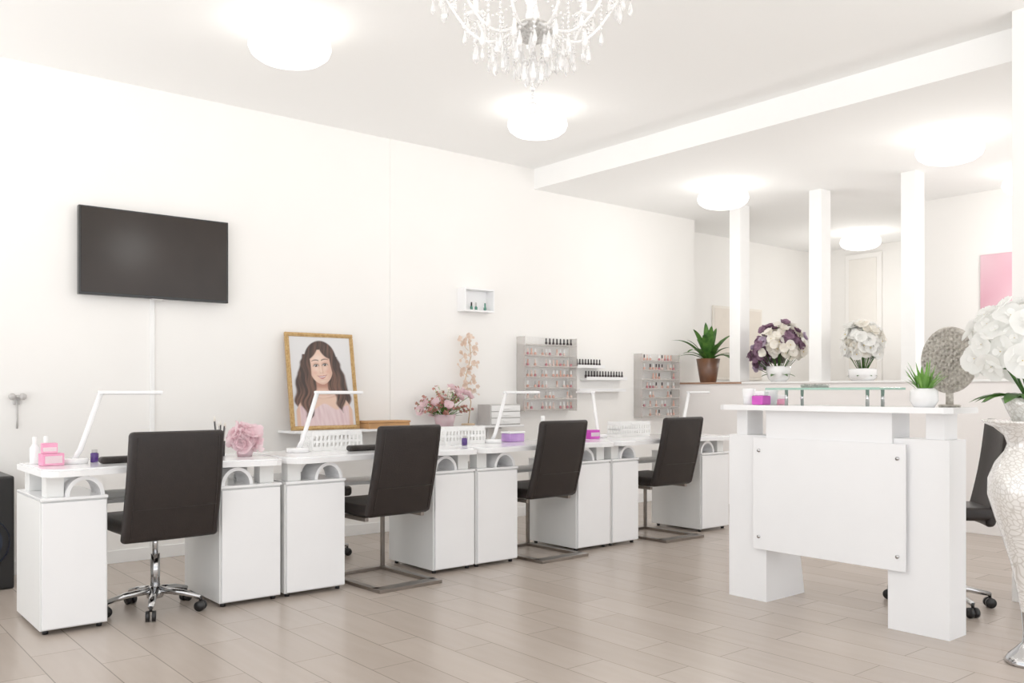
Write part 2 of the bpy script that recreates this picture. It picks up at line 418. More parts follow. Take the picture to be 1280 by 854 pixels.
sp = thing('speaker', 'black floor speaker with a dark blue cone beside the desks', 'speaker', (.86, 6.05, 0))
MB().box(-.2, .2, -.2, .2, 0, .66, r=.015, seg=2).make('cabinet', 'black', sp)
MB().lathe([(0, 0), (.06, .02), (.13, -.01), (.15, -.01), (.155, .005), (.15, .012)], 32, mat=Matrix.Translation((.02, -.205, .28)) @ Matrix.Rotation(pi/2, 4, 'X')).make('woofer', 'blue', sp)
MB().lathe([(0, 0), (.03, .01), (.05, -.004), (.055, .008)], 24, mat=Matrix.Translation((.02, -.205, .54)) @ Matrix.Rotation(pi/2, 4, 'X')).make('tweeter', 'black', sp)

# ------------------------------------------------------------------ desk cabinets & tops
CY0, CY1 = 4.61, 5.15
def cabinet(x0, x1, inner):
    w = x1-x0-.004; e = thing('desk_cabinet', 'white manicure desk cabinet with arched handle on top', 'cabinet', (x0+.002, CY0, 0), group='white manicure desk cabinets')
    D = CY1-CY0
    b = MB(); b.box(0, w, .018, D, .022, .633, r=.002)
    b.make('body', 'cab', e)
    MB().box(.008, w-.008, 0, .017, .03, .625, r=.0025).make('door', 'white', e)
    MB().box(0, w, -.002, D+.002, .6335, .648, r=.003).make('cabinet_top', 'whiteg', e)
    for fx in (.03, w-.03):
        for fy in (.05, D-.05): MB().cyl((fx, fy, 0), (fx, fy, .022), .014, n=12).make('foot', 'black', e)
    cx = w-.10 if inner > 0 else .10
    vs = []; fs = []
    for i in range(25):
        a = pi*i/24; co_, si = math.cos(a), math.sin(a)
        x, z = cx+.088*co_, .648+.095*si; xi, zi = cx+.070*co_, .648+.077*si
        vs += [(x, .02, z), (x, .20, z), (xi, .20, zi), (xi, .02, zi)]
    for i in range(24):
        for k in range(4): fs.append([i*4+k, i*4+(k+1) % 4, i*4+4+(k+1) % 4, i*4+4+k])
    fs += [[0, 1, 2, 3][::-1], [96, 97, 98, 99]]
    MB().add(vs, fs, 0, False).make('arch_handle', 'whiteg', e)
    rx = .03 if inner > 0 else w-.11
    MB().box(rx, rx+.08, .04, .12, .648, .75, r=.002).make('riser', 'cab', e)
    MB().box(rx, rx+.08, D-.14, D-.04, .648, .75, r=.002).make('riser', 'cab', e)
    return e
desks = [(.94, 1.244, 1.80, 2.15), (2.17, 2.55, 3.17, 3.495), (3.505, 3.86, 4.41, 4.755), (4.765, 5.061, 5.81, 6.18)]
for (a, b_, c_, d_) in desks:
    cabinet(a, b_, 1); cabinet(c_, d_, -1)
    x0, x1 = a+.005, d_-.005; L = x1-x0; poly = []
    N = 40
    for i in range(N+1):
        t = i/N; x = x0+L*t
        conc = .07*(math.sin(pi*max(0, min(1, (t-.12)/.76)))**.8)
        e0 = min(t, 1-t)*L; rr = .07
        corner = rr-math.sqrt(max(0, rr*rr-(rr-min(e0, rr))**2))
        poly.append((x, 4.535+conc+corner))
    for i in range(N+1):
        t = 1-i/N; poly.append((x0+L*t, 5.16))
    e = thing('desk_worktop', 'glossy white worktop with curved front edge across two cabinets', 'worktop', (x0, 4.535, .75), group='white desk worktops')
    pl = [(x-x0, y-4.535) for x, y in poly]
    MB().prism(pl, 0, .028, 0).make('top_board', 'white', e)
    MB().prism([(x+(.01 if x < L/2 else -.01), y+(.02 if y < .3 else -.01)) for x, y in pl], .0285, .035, 0).make('glass_cover', 'whiteg', e)
    s = MB().box(b_+.004, c_-.004, 4.85, 5.13, .575, .595, r=.002).make('desk_shelf', 'cab')
    tag(s, 'white lower shelf spanning between two desk cabinets', 'shelf', 'white lower desk shelves')
DT = .785

# ------------------------------------------------------------------ cantilever chairs
def back_pad(e, w=.44, z0=.42, z1=.955, y0=-.215, lean=.13, t=.05):
    def fn(q):
        tt = (q.z-z0)/(z1-z0); k = (q.x/(w/2))
        y = q.y - lean*(max(tt, 0)**1.15) - .018*math.sin(pi*tt)+.012*(k*k)
        return (q.x*(1-.03*tt), y, q.z)
    m = MB(); m.box(-w/2, w/2, y0-t/2, y0+t/2, z0, z1, r=.022, seg=3, n=(6, 1, 8), sm=True, fn=fn)
    for x in (-w/2+.035, w/2-.035):
        m.tube([fn(Vector((x, y0-t/2-.0005, z0+.03+(z1-z0-.06)*i/8))) for i in range(9)], .0025, 5)
    m.tube([fn(Vector((-w/2+.03+(w-.06)*i/6, y0-t/2-.0005, z0+.17))) for i in range(7)], .0022, 5)
    return m.make('backrest', 'leather', e)
def seat_pad(e, w=.44, y0=-.23, y1=.24, z0=.415, z1=.485):
    m = MB(); m.box(-w/2, w/2, y0, y1, z0, z1, r=.025, seg=3, n=(4, 4, 1), sm=True, fn=lambda q: (q.x, q.y, q.z+(.012*(q.y/.24)**2 if q.y > 0 else 0)))
    return m.make('seat', 'leather', e)
cc = thing('cantilever_chair', 'dark brown leather chair on a flat steel cantilever base', 'chair', (2.84, 4.73, 0), .04, group='dark leather client chairs')
seat_pad(cc); back_pad(cc, w=.455)
fr = MB()
for sx in (-.2, .2):
    fr.box(sx-.012, sx+.012, .25, .27, .02, .41, r=.002)
    fr.box(sx-.012, sx+.012, -.18, .27, .39, .413, r=.002)
    fr.box(sx-.022, sx+.022, -.30, .28, 0, .02, r=.002)
fr.box(-.222, .222, -.35, -.26, 0, .02, r=.002); fr.box(-.2, .2, .24, .28, 0, .02, r=.002); fr.box(-.2, .2, -.02, .02, .395, .41, r=.002)
fr.make('steel_frame', 'steel', cc)
dup(cc, (4.14, 4.80, 0), .03); dup(cc, (5.42, 4.80, 0), -.02)

# ------------------------------------------------------------------ office chairs
def star_base(e, rad=.27, rot=0):
    m = MB(); m.lathe([(0, .07), (.04, .07), (.045, .10), (.03, .13), (0, .13)], 20)
    for k in range(5):
        a = 2*pi*k/5+rot; ca, sa = math.cos(a), math.sin(a)
        m.tube([(.02*ca, .02*sa, .11), (.15*ca, .15*sa, .095), (rad*ca, rad*sa, .072)], [.024, .02, .015], 8, flat=(.8, 1))
    m.make('star_base', 'chrome', e)
    for k in range(5):
        a = 2*pi*k/5+rot; ca, sa = math.cos(a), math.sin(a)
        c = MB(); x, y = rad*ca, rad*sa; tx, ty = -sa, ca
        c.cyl((x, y, .05), (x, y, .078), .008, n=8)
        for s in (-1, 1):
            c.cyl((x+tx*.006*s, y+ty*.006*s, .027), (x+tx*.024*s, y+ty*.024*s, .027), .027, n=16)
        c.make('caster', 'black', e)
def office_chair(loc, rz, label, back=True, sh=0, rad=.24, rot=.5, w=.44):
    e = thing('office_chair', label, 'chair', loc, rz)
    seat_pad(e, z0=.43+sh, z1=.50+sh, w=min(w, .45))
    if back:
        back_pad(e, z0=.40+sh, z1=.955+sh, lean=.10, w=w)
    m = MB(); m.cyl((0, 0, .12), (0, 0, .30+sh), .024, n=16); m.cyl((0, 0, .30+sh), (0, 0, .41+sh), .014, n=12); m.box(-.1, .1, -.1, .1, .405+sh, .43+sh, r=.004)
    m.tube([(.05, 0, .41+sh), (.2, .02, .40+sh), (.26, .02, .395+sh)], .006, 8)
    m.make('gas_lift', 'chrome', e); star_base(e, rad, rot)
    return e
office_chair((1.525, 4.80, 0), .05, 'dark leather swivel chair on a chrome star base with casters', w=.49)
office_chair((2.82, 5.62, 0), pi-.1, 'dark swivel stool tucked behind the white desk', back=False, rad=.27)
office_chair((4.80, 2.22, 0), .72, 'black swivel chair with chrome base behind the reception counter', sh=.05, rad=.26, rot=3.5, w=.33)

# ------------------------------------------------------------------ reception counter
rc = thing('reception_counter', 'white reception counter with raised top and bolted front panel', 'counter', (4.10, 2.49, 0))
def L(x, y): return (x-4.10, y-2.49)
def cb(name, x0, x1, y0, y1, z0, z1, mat='white', r=.003):
    return MB().box(x0-4.1, x1-4.1, y0-2.49, y1-2.49, z0, z1, r=r).make(name, mat, rc)
def leg(m, yA, yB, d0, d1, zt, yA_t, yB_t):
    x0 = 4.16-4.10
    vs = [(x0, yA, 0), (x0+d0, yA, 0), (x0+d0, yB, 0), (x0, yB, 0), (x0, yA_t, zt), (x0+d1, yA_t, zt), (x0+d1, yB_t, zt), (x0, yB_t, zt)]
    m.add(vs, [[3, 2, 1, 0], [4, 5, 6, 7], [0, 1, 5, 4], [1, 2, 6, 5], [2, 3, 7, 6], [3, 0, 4, 7]])
m = MB()
leg(m, 2.859-2.49, 3.105-2.49, .37, .20, .91, 2.859-2.49, 3.105-2.49); m.make('leg', 'white', rc)
m = MB(); leg(m, 1.874-2.49, 2.169-2.49, .17, .17, .925, 1.874-2.49, 2.169-2.49); m.make('leg', 'white', rc)
cb('body', 4.142, 4.32, 2.14, 2.85, .31, 1.05, 'white')
cb('front_panel', 4.130, 4.141, 2.067, 2.925, .29, .90, 'white', r=.002)
for y in (2.105, 2.885):
    for z in (.36, .83):
        MB().cyl((4.122-4.1, y-2.49, z), (4.16-4.1, y-2.49, z), .009, n=16).make('bolt', 'chrome', rc)
cb('riser', 4.17, 4.30, 1.90, 1.99, .925, 1.05, 'white'); cb('riser', 4.17, 4.32, 2.99, 3.06, .91, 1.05, 'white')
tp = MB(); P = [(4.07, 1.86), (4.075, 3.08), (4.10, 3.12), (4.52, 3.12), (4.38, 1.84), (4.10, 1.83)]
tp.prism([L(*p) for p in P][::-1], 1.05, 1.078); tp.make('counter_top', 'whiteg', rc)
gs = thing('glass_shelf', 'small greenish glass shelf on chrome posts above the counter top', 'shelf', (4.12, 2.5, 1.078))
MB().box(0, .26, -.31, .34, .082, .094, r=.002).make('glass_plate', 'glass', gs)
for x, y in ((.05, -.22), (.2, -.22), (.05, .24), (.2, .24)):
    MB().cyl((x, y, 0), (x, y, .082), .009, n=12).make('post', 'chrome', gs)

# ------------------------------------------------------------------ plants
def pot_prof(r0, r1, h, t=.008): return [(0, 0), (r0*.9, 0), (r0, .006), (r1, h), (r1-t, h), (r1-t-.004, h-.02), (0, h-.022)]
g = thing('potted_grass', 'green grassy plant in a white round pot on the counter', 'potted plant', (4.145, 1.985, 1.078))
MB().lathe([(0, 0), (.045, 0), (.062, .03), (.06, .075), (.05, .088), (.044, .088), (.044, .07), (0, .07)], 28).make('pot', 'whiteg', g)
m = MB()
for i in range(60):
    a = R.random()*6.28; el = R.uniform(.8, 1.5); m.leaf((.02*math.cos(a), .02*math.sin(a), .07), (math.cos(a)*math.cos(el), math.sin(a)*math.cos(el), math.sin(el)), R.uniform(.11, .21), .010, R.uniform(.05, .5), n=5)
m.make('leaves', 'leaf2', g)
o = thing('round_ornament', 'round silver woven disc ornament on a small stand', 'ornament', (4.33, 1.95, 1.078), 0)
m = MB(); rot = Matrix.Translation((0, 0, .225)) @ Matrix.Rotation(math.radians(-16), 4, 'Z') @ Matrix.Rotation(-pi/2, 4, 'Y')
m.lathe([(0, .012), (.05, .008), (.10, .016), (.135, .010), (.152, .018), (.16, .008), (.158, -.004), (.1, -.008), (0, -.006)], 40, mat=rot)
for (rr, nn, br) in ((.142, 36, .008), (.120, 30, .009), (.097, 24, .009), (.074, 18, .009), (.050, 12, .009), (.026, 7, .009)):
    for k in range(nn):
        a = 2*pi*k/nn; m.sphere(rot @ Vector((rr*math.cos(a), rr*math.sin(a), .014)), br, 4)
m.make('disc', 'silverd', o)
m = MB(); m.disc((0, 0, 0), .05, .012); m.cyl((0, 0, .01), (0, 0, .075), .018, n=12); m.make('stand', 'silverd', o)

g = thing('potted_plant', 'broad arching leaved green plant in a brown tapered pot', 'potted plant', (7.57, 5.92, 1.25))
MB().lathe(pot_prof(.085, .125, .25), 32).make('pot', 'brown', g)
m = MB()
for i in range(26):
    a = i*2.4; el = .6+.9*(i/26)+R.uniform(-.05, .05); k = R.uniform(.52, .66)
    if math.sin(a) < -.3 and math.cos(a) > -.6: k *= .6
    if math.sin(a) > .5: k *= .72
    m.leaf((.02*math.cos(a), .02*math.sin(a), .22), (math.cos(a)*math.cos(el), math.sin(a)*math.cos(el), math.sin(el)), k, .072, .55-.32*(i/26), n=10)
m.make('leaves', 'leaf', g)

def bouquet(name, label, loc, rad, zc, nf, mats, split, vase_prof, vmat, fs=.05, sq=.85, leaves=8, rv=(.82, 1.05), asp=(1, 1), droop=0, wave=.12):
    g = thing(name, label, 'flower arrangement', loc)
    MB().lathe(vase_prof, 28).make('vase', vmat, g)
    m = MB(); top = vase_prof[-2][1] if len(vase_prof) > 2 else .1
    st = MB()
    for i in range(nf):
        u = 1-1.5*(i+.5)/nf; th = i*2.39996; s = math.sqrt(max(0, 1-u*u))
        n = Vector((s*math.cos(th), s*math.sin(th), u)); rr = rad*R.uniform(*rv)
        c = Vector((0, 0, zc))+Vector((n.x*rr*asp[0], n.y*rr*asp[1], n.z*rr*sq-droop*max(0, n.y*1.0-.3)-droop*.4*max(0, -n.y-.5)))
        mi = split(n, i)
        m.flower(c, n+Vector((R.uniform(-.4, .4), R.uniform(-.4, .4), R.uniform(-.2, .4))), fs*R.uniform(.8, 1.25), 5, mi, len(mats)-1 if mi == 0 and i % 2 else None, cup=.25, wid=1.0, wave=wave)
        m.flower(c-n*fs*.35, n, fs*.95, 5, mi, None, cup=.45, wid=1.1, wave=wave)
        if i % 3 == 0: st.tube([(0, 0, top*.7), (c*.5)+Vector((0, 0, top*.3)), c], .003, 5)
    m.make('flowers', mats, g); st.make('stems', 'leaf', g)
    lm = MB()
    for i in range(leaves):
        a = i*2.4; lm.leaf((.02*math.cos(a), .02*math.sin(a), top), (math.cos(a)*.8, math.sin(a)*.8, .45), rad*.9, rad*.28, .5)
    lm.make('leaves', 'leaf', g)
    return g
vb = [(0, 0), (.07, 0), (.10, .03), (.115, .09), (.12, .15), (.11, .15), (.10, .05), (0, .05)]
bouquet('flower_arrangement', 'purple and white artificial flowers spilling from a white vase', (7.58, 5.07, 1.25), .20, .36, 120, ['cream', 'purple', 'lilac', 'yel'],
        lambda n, i: (2 if i % 4 == 0 else 1) if (n.y > .1 or (n.y < -.65 and n.z > .1) or (n.z > .75 and i % 2)) else 0, vb, 'whiteg', .045, .95, rv=(.65, 1.3), asp=(1, 1.15), droop=.22)
bouquet('flower_arrangement', 'dome of white blossoms in a white bowl vase', (7.58, 4.19, 1.25), .155, .33, 95, ['petal', 'cream', 'yel'],
        lambda n, i: 1 if i % 4 == 0 else 0, [(0, 0), (.09, 0), (.12, .03), (.125, .10), (.115, .11), (.105, .10), (.1, .04), (0, .04)], 'whiteg', .050, 1.25, rv=(.75, 1.15))

VX, VY = 4.08, 1.50
v = thing('floor_vase', 'tall pearly white mosaic urn vase with silver foot', 'vase', (VX, VY, 0))
prof = [(0, 0), (.096, 0), (.10, .012), (.085, .035), (.06, .06), (.034, .09), (.030, .13), (.038, .22), (.052, .31), (.078, .43), (.108, .53), (.142, .635), (.163, .71), (.162, .78), (.135, .85), (.098, .90), (.088, .93), (.10, .965), (.14, 1.0), (.185, 1.02), (.186, 1.03), (.13, 1.02), (.082, .97), (.076, .92), (0, .92)]
MB().lathe(prof[7:], 48).make('vase_body', 'mosaic', v)
MB().lathe(prof[:8], 48).make('pedestal_foot', 'chrome', v)
og = thing('orchid_arrangement', 'white artificial orchids with green leaves in a white pot', 'flower arrangement', (VX, VY, .922))
MB().lathe([(0, 0), (.06, 0), (.068, .1), (.095, .16), (.11, .20), (.10, .205), (.085, .17), (0, .17)], 32).make('pot', 'mosaic', og)
lm = MB()
for i in range(12):
    a = i*2.4+2.2; lm.leaf((.03*math.cos(a), .03*math.sin(a), .19), (math.cos(a), math.sin(a), .45), R.uniform(.2, .28), .075, .45, n=7)
lm.make('leaves', 'leaf', og)
protoF = []
stm = MB()
for i in range(72):
    th = i*2.39996; u = 1-1.6*(i+.5)/72; s = math.sqrt(1-u*u); rr = R.uniform(.85, 1.05)
    n = Vector((s*math.cos(th), s*math.sin(th), u)); c = Vector((n.x*.235*rr, n.y*.235*rr, .42+n.z*.195*rr))
    nn = (n+Vector((R.uniform(-.35, .35), R.uniform(-.35, .35), R.uniform(-.2, .35)))).normalized()
    q = nn.to_track_quat('Z', 'Y')
    if len(protoF) < 5:
        fm = MB(); fm.flower((0, 0, 0), (0, 0, 1), .058, 5, 0, None, cup=.12, wid=1.05, wave=.08); fm.flower((0, 0, .004), (0, 0, 1), .018, 3, 0, 1, cup=.8, wid=.7, wave=.1)
        f = fm.make('blossom', ['petal', 'yel'], og); protoF.append(f)
    else: f = protoF[i % 5].copy(); C.objects.link(f); f.parent = og
    f.location = c; f.rotation_euler = q.to_euler(); k = R.uniform(.85, 1.2); f.scale = (k, k, k)
    if i % 4 == 0: stm.tube([(0, 0, .17), c*.45+Vector((0, 0, .17)), c], .0035, 5)
stm.make('stems', 'leaf', og)

it = MB(); it.lathe([(0, 0), (.028, 0), (.036, .09), (.033, .09), (.026, .01), (0, .01)], 24)
for k, (x, y) in enumerate(((4.17, 2.98), (4.27, 2.90))):
    tag(it.make('cup', 'whiteg', loc=(x, y, 1.079)), 'small white cup on the reception counter', 'cup', 'white counter cups')
cbx = MB(); cbx.box(-.04, .04, -.035, .035, 0, .05, 0, r=.006); cbx.box(-.02, .03, -.03, .03, .05, .075, 1, r=.006)
tag(cbx.make('card_holder', ['magenta', 'whiteg'], loc=(4.15, 2.885, 1.079)), 'magenta and white card holder on the counter', 'card holder')
b = MB(); b.box(-.05, .05, -.07, .07, 0, .03, 0, r=.004); b.box(-.04, .04, -.055, .055, .03, .055, 1, r=.004)
tag(b.make('tissue_box', ['pink', 'whiteg'], loc=(4.40, 2.98, 1.079)), 'small pink and white box on the counter', 'box')
b = MB(); b.lathe([(0, 0), (.07, 0), (.075, .012), (.07, .02), (0, .02)], 24)
tag(b.make('saucer', 'silverf', loc=(4.25, 2.62, 1.173)), 'small silver dish on the glass shelf', 'dish')

p = MB(); p.box(-.02, 0, -.40, .40, -.255, .255, r=.003)
tag(p.make('painting', 'paint', loc=(8.8, 3.27, 2.19)), 'pink abstract unframed canvas on the wall', 'painting')
p = MB(); p.box(-.5, .5, -.02, 0, -.45, .45, 0, r=.003); p.box(-.47, .47, -.024, -.02, -.42, .42, 1, r=.002)
tag(p.make('wall_board', [pm('beige_frame', 'eee8df', .6), pm('beige_board', 'e6ddd2', .5, var=.02)], loc=(9.2, 6.75, 1.75)), 'beige rectangular board hanging on the alcove wall', 'wall board')

# ------------------------------------------------------------------ wall shelf behind desks
ws = thing('wall_shelf', 'long white wall shelf behind the manicure desks', 'shelf', (2.90, WY2, .842))
MB().box(0, 2.2, -.28, 0, 0, .018, r=.003).make('shelf_board', 'white', ws)
for x in (.3, 1.15, 2.0):
    m = MB(); m.box(x-.012, x+.012, -.22, 0, -.02, 0, r=.002); m.box(x-.012, x+.012, -.02, 0, -.22, -.02, r=.002); m.make('bracket', 'trim', ws)
SZ = .86
pf = thing('framed_portrait', 'gold framed portrait print of a dark-haired woman leaning on the wall', 'picture', (3.215, 6.12, SZ+.002))
W_, H_ = .575, .75; tilt = math.radians(9.5)
RM = Matrix.Rotation(-tilt, 4, 'X')
fm = MB(); fw = .031
for (x0, x1, z0, z1) in ((-W_/2, W_/2, 0, fw), (-W_/2, W_/2, H_-fw, H_), (-W_/2, -W_/2+fw, fw, H_-fw), (W_/2-fw, W_/2, fw, H_-fw)):
    fm.box(x0, x1, -.012, .014, z0, z1, r=.006, seg=2, mat=RM)
for (x0, x1, z0, z1) in ((-W_/2+.010, W_/2-.010, .009, .020), (-W_/2+.010, W_/2-.010, H_-.020, H_-.009), (-W_/2+.009, -W_/2+.020, .020, H_-.020), (W_/2-.020, W_/2-.009, .020, H_-.020)):
    fm.box(x0, x1, -.018, -.011, z0, z1, r=.003, mat=RM)
fm.make('picture_frame', 'gold', pf)
iw, ih = W_-2*fw, H_-2*fw
nx, nz = 150, 200
def cl(x): return max(0., min(1., x))
def ss(x): x = cl(x); return x*x*(3-2*x)
def ell(u, v, cx, cy, rx, ry, ang=0):
    x, y = u-cx, v-cy; c, s = math.cos(ang), math.sin(ang); x, y = x*c+y*s, -x*s+y*c
    return math.sqrt((x/rx)**2+(y/ry)**2)-1
def sm(e, w=.06): return ss(.5-e/w)
def blob(u, v, cx, cy, rx, ry, ang=0):
    e = ell(u, v, cx, cy, rx, ry, ang)+1
    return math.exp(-e*e*1.2)
def mixc(a, b, t): return [a[i]*(1-t)+b[i]*t for i in range(3)]
def HX(h): return lin(h)[:3]
cbg, hair, skin, skin2, dress, lip = HX('e2e1e3'), HX('33221d'), HX('eec9b4'), HX('c9937e'), HX('f1d8da'), HX('b4505a')
skd, hl = HX('9c6552'), HX('8d6350')
def interp(v, pts):
    for (v0, x0, w0), (v1, x1, w1) in zip(pts, pts[1:]):
        if v1 <= v <= v0:
            t = ss((v0-v)/(v0-v1)); return x0+(x1-x0)*t, w0+(w1-w0)*t
    return None
def strand(u, v, pts, soft):
    r = interp(v, pts)
    if not r: return 0
    return cl((r[1]-abs(u-r[0]))/soft+.5)
def portrait(u, v):
    du = .016*noise.noise(Vector((v*8, u*2, .3))) + .017*math.sin(v*27+u*3)*(1-ss((v-.55)/.3))
    uw = u+du
    c = mixc(cbg, [1, 1, 1], .3*v)
    st = noise.noise(Vector((uw*30+.8*math.sin(v*11), v*3.5, 1.7)))+.5*noise.noise(Vector((uw*80, v*5, 5)))
    Hc = mixc(hair, hl, cl(.16+.6*st+.42*(.62-v)))
    hm = sm(ell(uw, v, .49, .735, .262, .225, .05), .08)
    hm = max(hm, strand(uw, v, [(.80, .49, .25), (.6, .49, .29), (.46, .49, .29), (.36, .49, .26), (.30, .49, .2)], .03))
    hm = max(hm, strand(uw, v, [(.80, .30, .08), (.70, .25, .09), (.58, .20, .11), (.44, .175, .125), (.28, .165, .125), (.14, .175, .09), (.03, .19, 0)], .03))
    hm = max(hm, strand(uw, v, [(.78, .68, .08), (.68, .73, .09), (.56, .77, .10), (.42, .81, .11), (.28, .84, .10), (.14, .88, .02)], .03))
    c = mixc(c, Hc, hm)
    du_ = abs(u-.50)
    sh = .375-.30*max(0, du_-.10)-2.0*max(0, du_-.33)**1.5
    body = cl((sh-v)/.015+.5)*cl((.46-du_)/.02+.5)
    bs = mixc(skin, skin2, cl((du_-.18)*1.6)*.7)
    c = mixc(c, bs, body)
    neck = strand(u, v, [(.56, .487, .105), (.46, .487, .092), (.41, .487, .095), (.37, .488, .14), (.335, .49, .24)], .02)
    nc = mixc(skin, skin2, cl(.25+.9*ss((v-.37)/.10))); nc = mixc(nc, skd, .45*ss((v-.40)/.06)); nc = mixc(nc, skin2, .4*cl((abs(u-.487)-.05)/.04))
    c = mixc(c, nc, neck)
    for sg in (-1, 1):
        c = mixc(c, skin2, .5*blob(u, v, .49+sg*.14, .322, .12, .010, sg*.14)); c = mixc(c, [.95, .8, .72], .35*blob(u, v, .49+sg*.14, .338, .11, .010, sg*.14))
    nl = .215+.03*math.cos((u-.5)*16)-.15*(u-.5)**2
    dm_ = max(cl((nl-v)/.012+.5), sm(abs(du_-.25+.1*(v-.25))-.022, .02))*body*cl((.40-du_)/.01+.5)
    fold = noise.noise(Vector((u*26+v*6, v*5, 3)))
    c = mixc(c, mixc(dress, HX('cfa5ad'), cl(.22+.5*fold+.5*(du_-.15))), dm_)
    fh = strand(uw, v, [(.62, .275, .05), (.50, .25, .08), (.38, .235, .10), (.24, .235, .10), (.12, .24, .06), (.04, .25, .0)], .03)
    fh = max(fh, strand(uw, v, [(.60, .71, .05), (.48, .735, .07), (.38, .755, .085), (.26, .78, .07), (.14, .80, 0)], .03))
    c = mixc(c, Hc, fh)
    A = -.10; K = 1.44; cx, cy = .487, .655
    x = (u-cx)/K; y = (v-cy)*1.32/K; ca, sa = math.cos(A), math.sin(A); fx, fy = x*ca-y*sa, x*sa+y*ca
    if fy > .215: wf = 0
    elif fy > 0: wf = .130*math.sqrt(max(.0, 1-(fy/.22)**2.4))
    else: wf = .130*(1-(min(1, -fy/.178))**2.3)**.62 if fy > -.178 else .0
    m_ = cl((wf-abs(fx))/.006+.5) if wf > 0 else 0
    fc = skin
    fc = mixc(fc, skin2, .55*ss((fx-.03)/.10)); fc = mixc(fc, skin2, .45*ss((-fx-.085)/.045))
    fc = mixc(fc, skin2, .45*ss((-fy-.13)/.05))
    fc = mixc(fc, [1, .88, .80], min(1, .45*blob(fx, fy, -.02, .10, .06, .04)+.35*blob(fx, fy, -.055, -.02, .03, .03)+.2*blob(fx, fy, .055, -.02, .025, .025)+.3*blob(fx, fy, -.002, -.02, .008, .05)+.25*blob(fx, fy, 0, -.145, .03, .015)))
    for sg in (-1, 1): fc = mixc(fc, HX('dd8f82'), .38*blob(fx, fy, sg*.072, -.045, .032, .028))
    for sg in (-1, 1): fc = mixc(fc, skin2, .5*blob(fx, fy, sg*.052, .040, .036, .016)+.35*blob(fx, fy, sg*.022, .02, .012, .03))
    fc = mixc(fc, skin2, .6*blob(fx, fy, .014, -.02, .006, .04)+.4*blob(fx, fy, 0, -.062, .03, .006))
    fc = mixc(fc, skin2, .35*blob(fx, fy, 0, -.127, .04, .008))
    for sg in (-1, 1):
        fc = mixc(fc, skd, .55*blob(fx, fy, sg*.011, -.053, .006, .004)+.25*blob(fx, fy, sg*.021, -.046, .005, .009))
        ex = sg*.052; q = (fx-ex)/.030
        up = .020+.016*(1-q*q); lo = .020-.009*(1-q*q)
        ins = cl((up-fy)/.004+.5)*cl((fy-lo)/.004+.5)*(1 if abs(q) < 1.02 else 0)
        ey = [.75, .70, .68]
        ey = mixc(ey, HX('3b2318'), sm(ell(fx, fy, ex, .023, .0145, .0155), .3)); ey = mixc(ey, [.01, .006, .005], sm(ell(fx, fy, ex, .023, .006, .0065), .5)); ey = mixc(ey, [1, 1, 1], sm(ell(fx, fy, ex-.004, .028, .0035, .0035), .8))
        fc = mixc(fc, ey, ins)
        if abs(fx-ex) < .038:
            q2 = (fx-ex)/.034
            fc = mixc(fc, [.02, .012, .01], .95*ss(1.4*cl(1-abs(fy-(.021+.016*(1-q2*q2)))/.0065)))
            fc = mixc(fc, skd, .5*cl(1-abs(fy-(.020-.010*(1-q2*q2)))/.005))
            fc = mixc(fc, skd, .45*cl(1-abs(fy-(.034+.017*(1-q2*q2)))/.005))
        bq = (fx-sg*.056)/.042
        if abs(bq) < 1:
            by = .072+.010*(1-bq*bq)
            fc = mixc(fc, hair, .8*ss(cl(1.25-abs(fy-by)/(.0075*(1.1-.6*max(0, bq*sg))))))
    q = fx/.052
    if abs(q) < 1:
        cen = -.098+.016*q*q
        upl = cen+.013*(1-q*q)*(1-.25*math.exp(-(fx/.008)**2)); lol = cen-.019*(1-q*q)
        fc = mixc(fc, lip, cl((upl-fy)/.004+.5)*cl((fy-lol)/.004+.5))
        tu = cen+.003*(1-q*q); tl = cen-.007*(1-q*q)
        if abs(q) < .75: fc = mixc(fc, [.88, .85, .82], cl((tu-fy)/.003+.5)*cl((fy-tl)/.003+.5))
    for sg in (-1, 1): fc = mixc(fc, skd, .5*blob(fx, fy, sg*.055, -.083, .005, .006))
    c = mixc(c, fc, m_)
    hp = max(sm(ell(fx, fy, -.098, .175, .12, .058, .72), .25), sm(ell(fx, fy, .095, .165, .105, .06, -.85), .25))
    hp = max(hp, sm(ell(fx, fy, -.140, .03, .028, .19, -.05), .3), sm(ell(fx, fy, .142, .02, .028, .18, .05), .3), sm(ell(fx, fy, 0, .225, .12, .04), .2))
    c = mixc(c, Hc, hp*(hm if v > .8 else 1))
    return c
vs = []; fs = []; cols = []
for j in range(nz+1):
    for i in range(nx+1):
        u, w = i/nx, j/nz; vs.append(RM @ Vector((-iw/2+iw*u, -.002, fw+ih*w))); cols.append(portrait(u, w))
for j in range(nz):
    for i in range(nx): a = j*(nx+1)+i; fs.append([a, a+1, a+nx+2, a+nx+1])
po = MB().add(vs, fs, 0, False).make('portrait_print', 'print', pf)
ca_ = po.data.color_attributes.new('Print', 'FLOAT_COLOR', 'POINT')
for i, c in enumerate(cols): ca_.data[i].color = (c[0]*.86, c[1]*.86, c[2]*.86, 1)
MB().box(-W_/2+.02, W_/2-.02, .004, .012, .02, H_-.02, r=.001, mat=RM).make('backing', 'wood', pf)

w = thing('wooden_box', 'shallow light wooden box lying on the wall shelf', 'box', (3.72, 6.12, SZ))
MB().box(-.19, .19, -.09, .09, 0, .045, r=.003).make('body', 'wood', w); MB().box(-.195, .195, -.095, .095, .046, .062, r=.003).make('lid', 'wood', w)

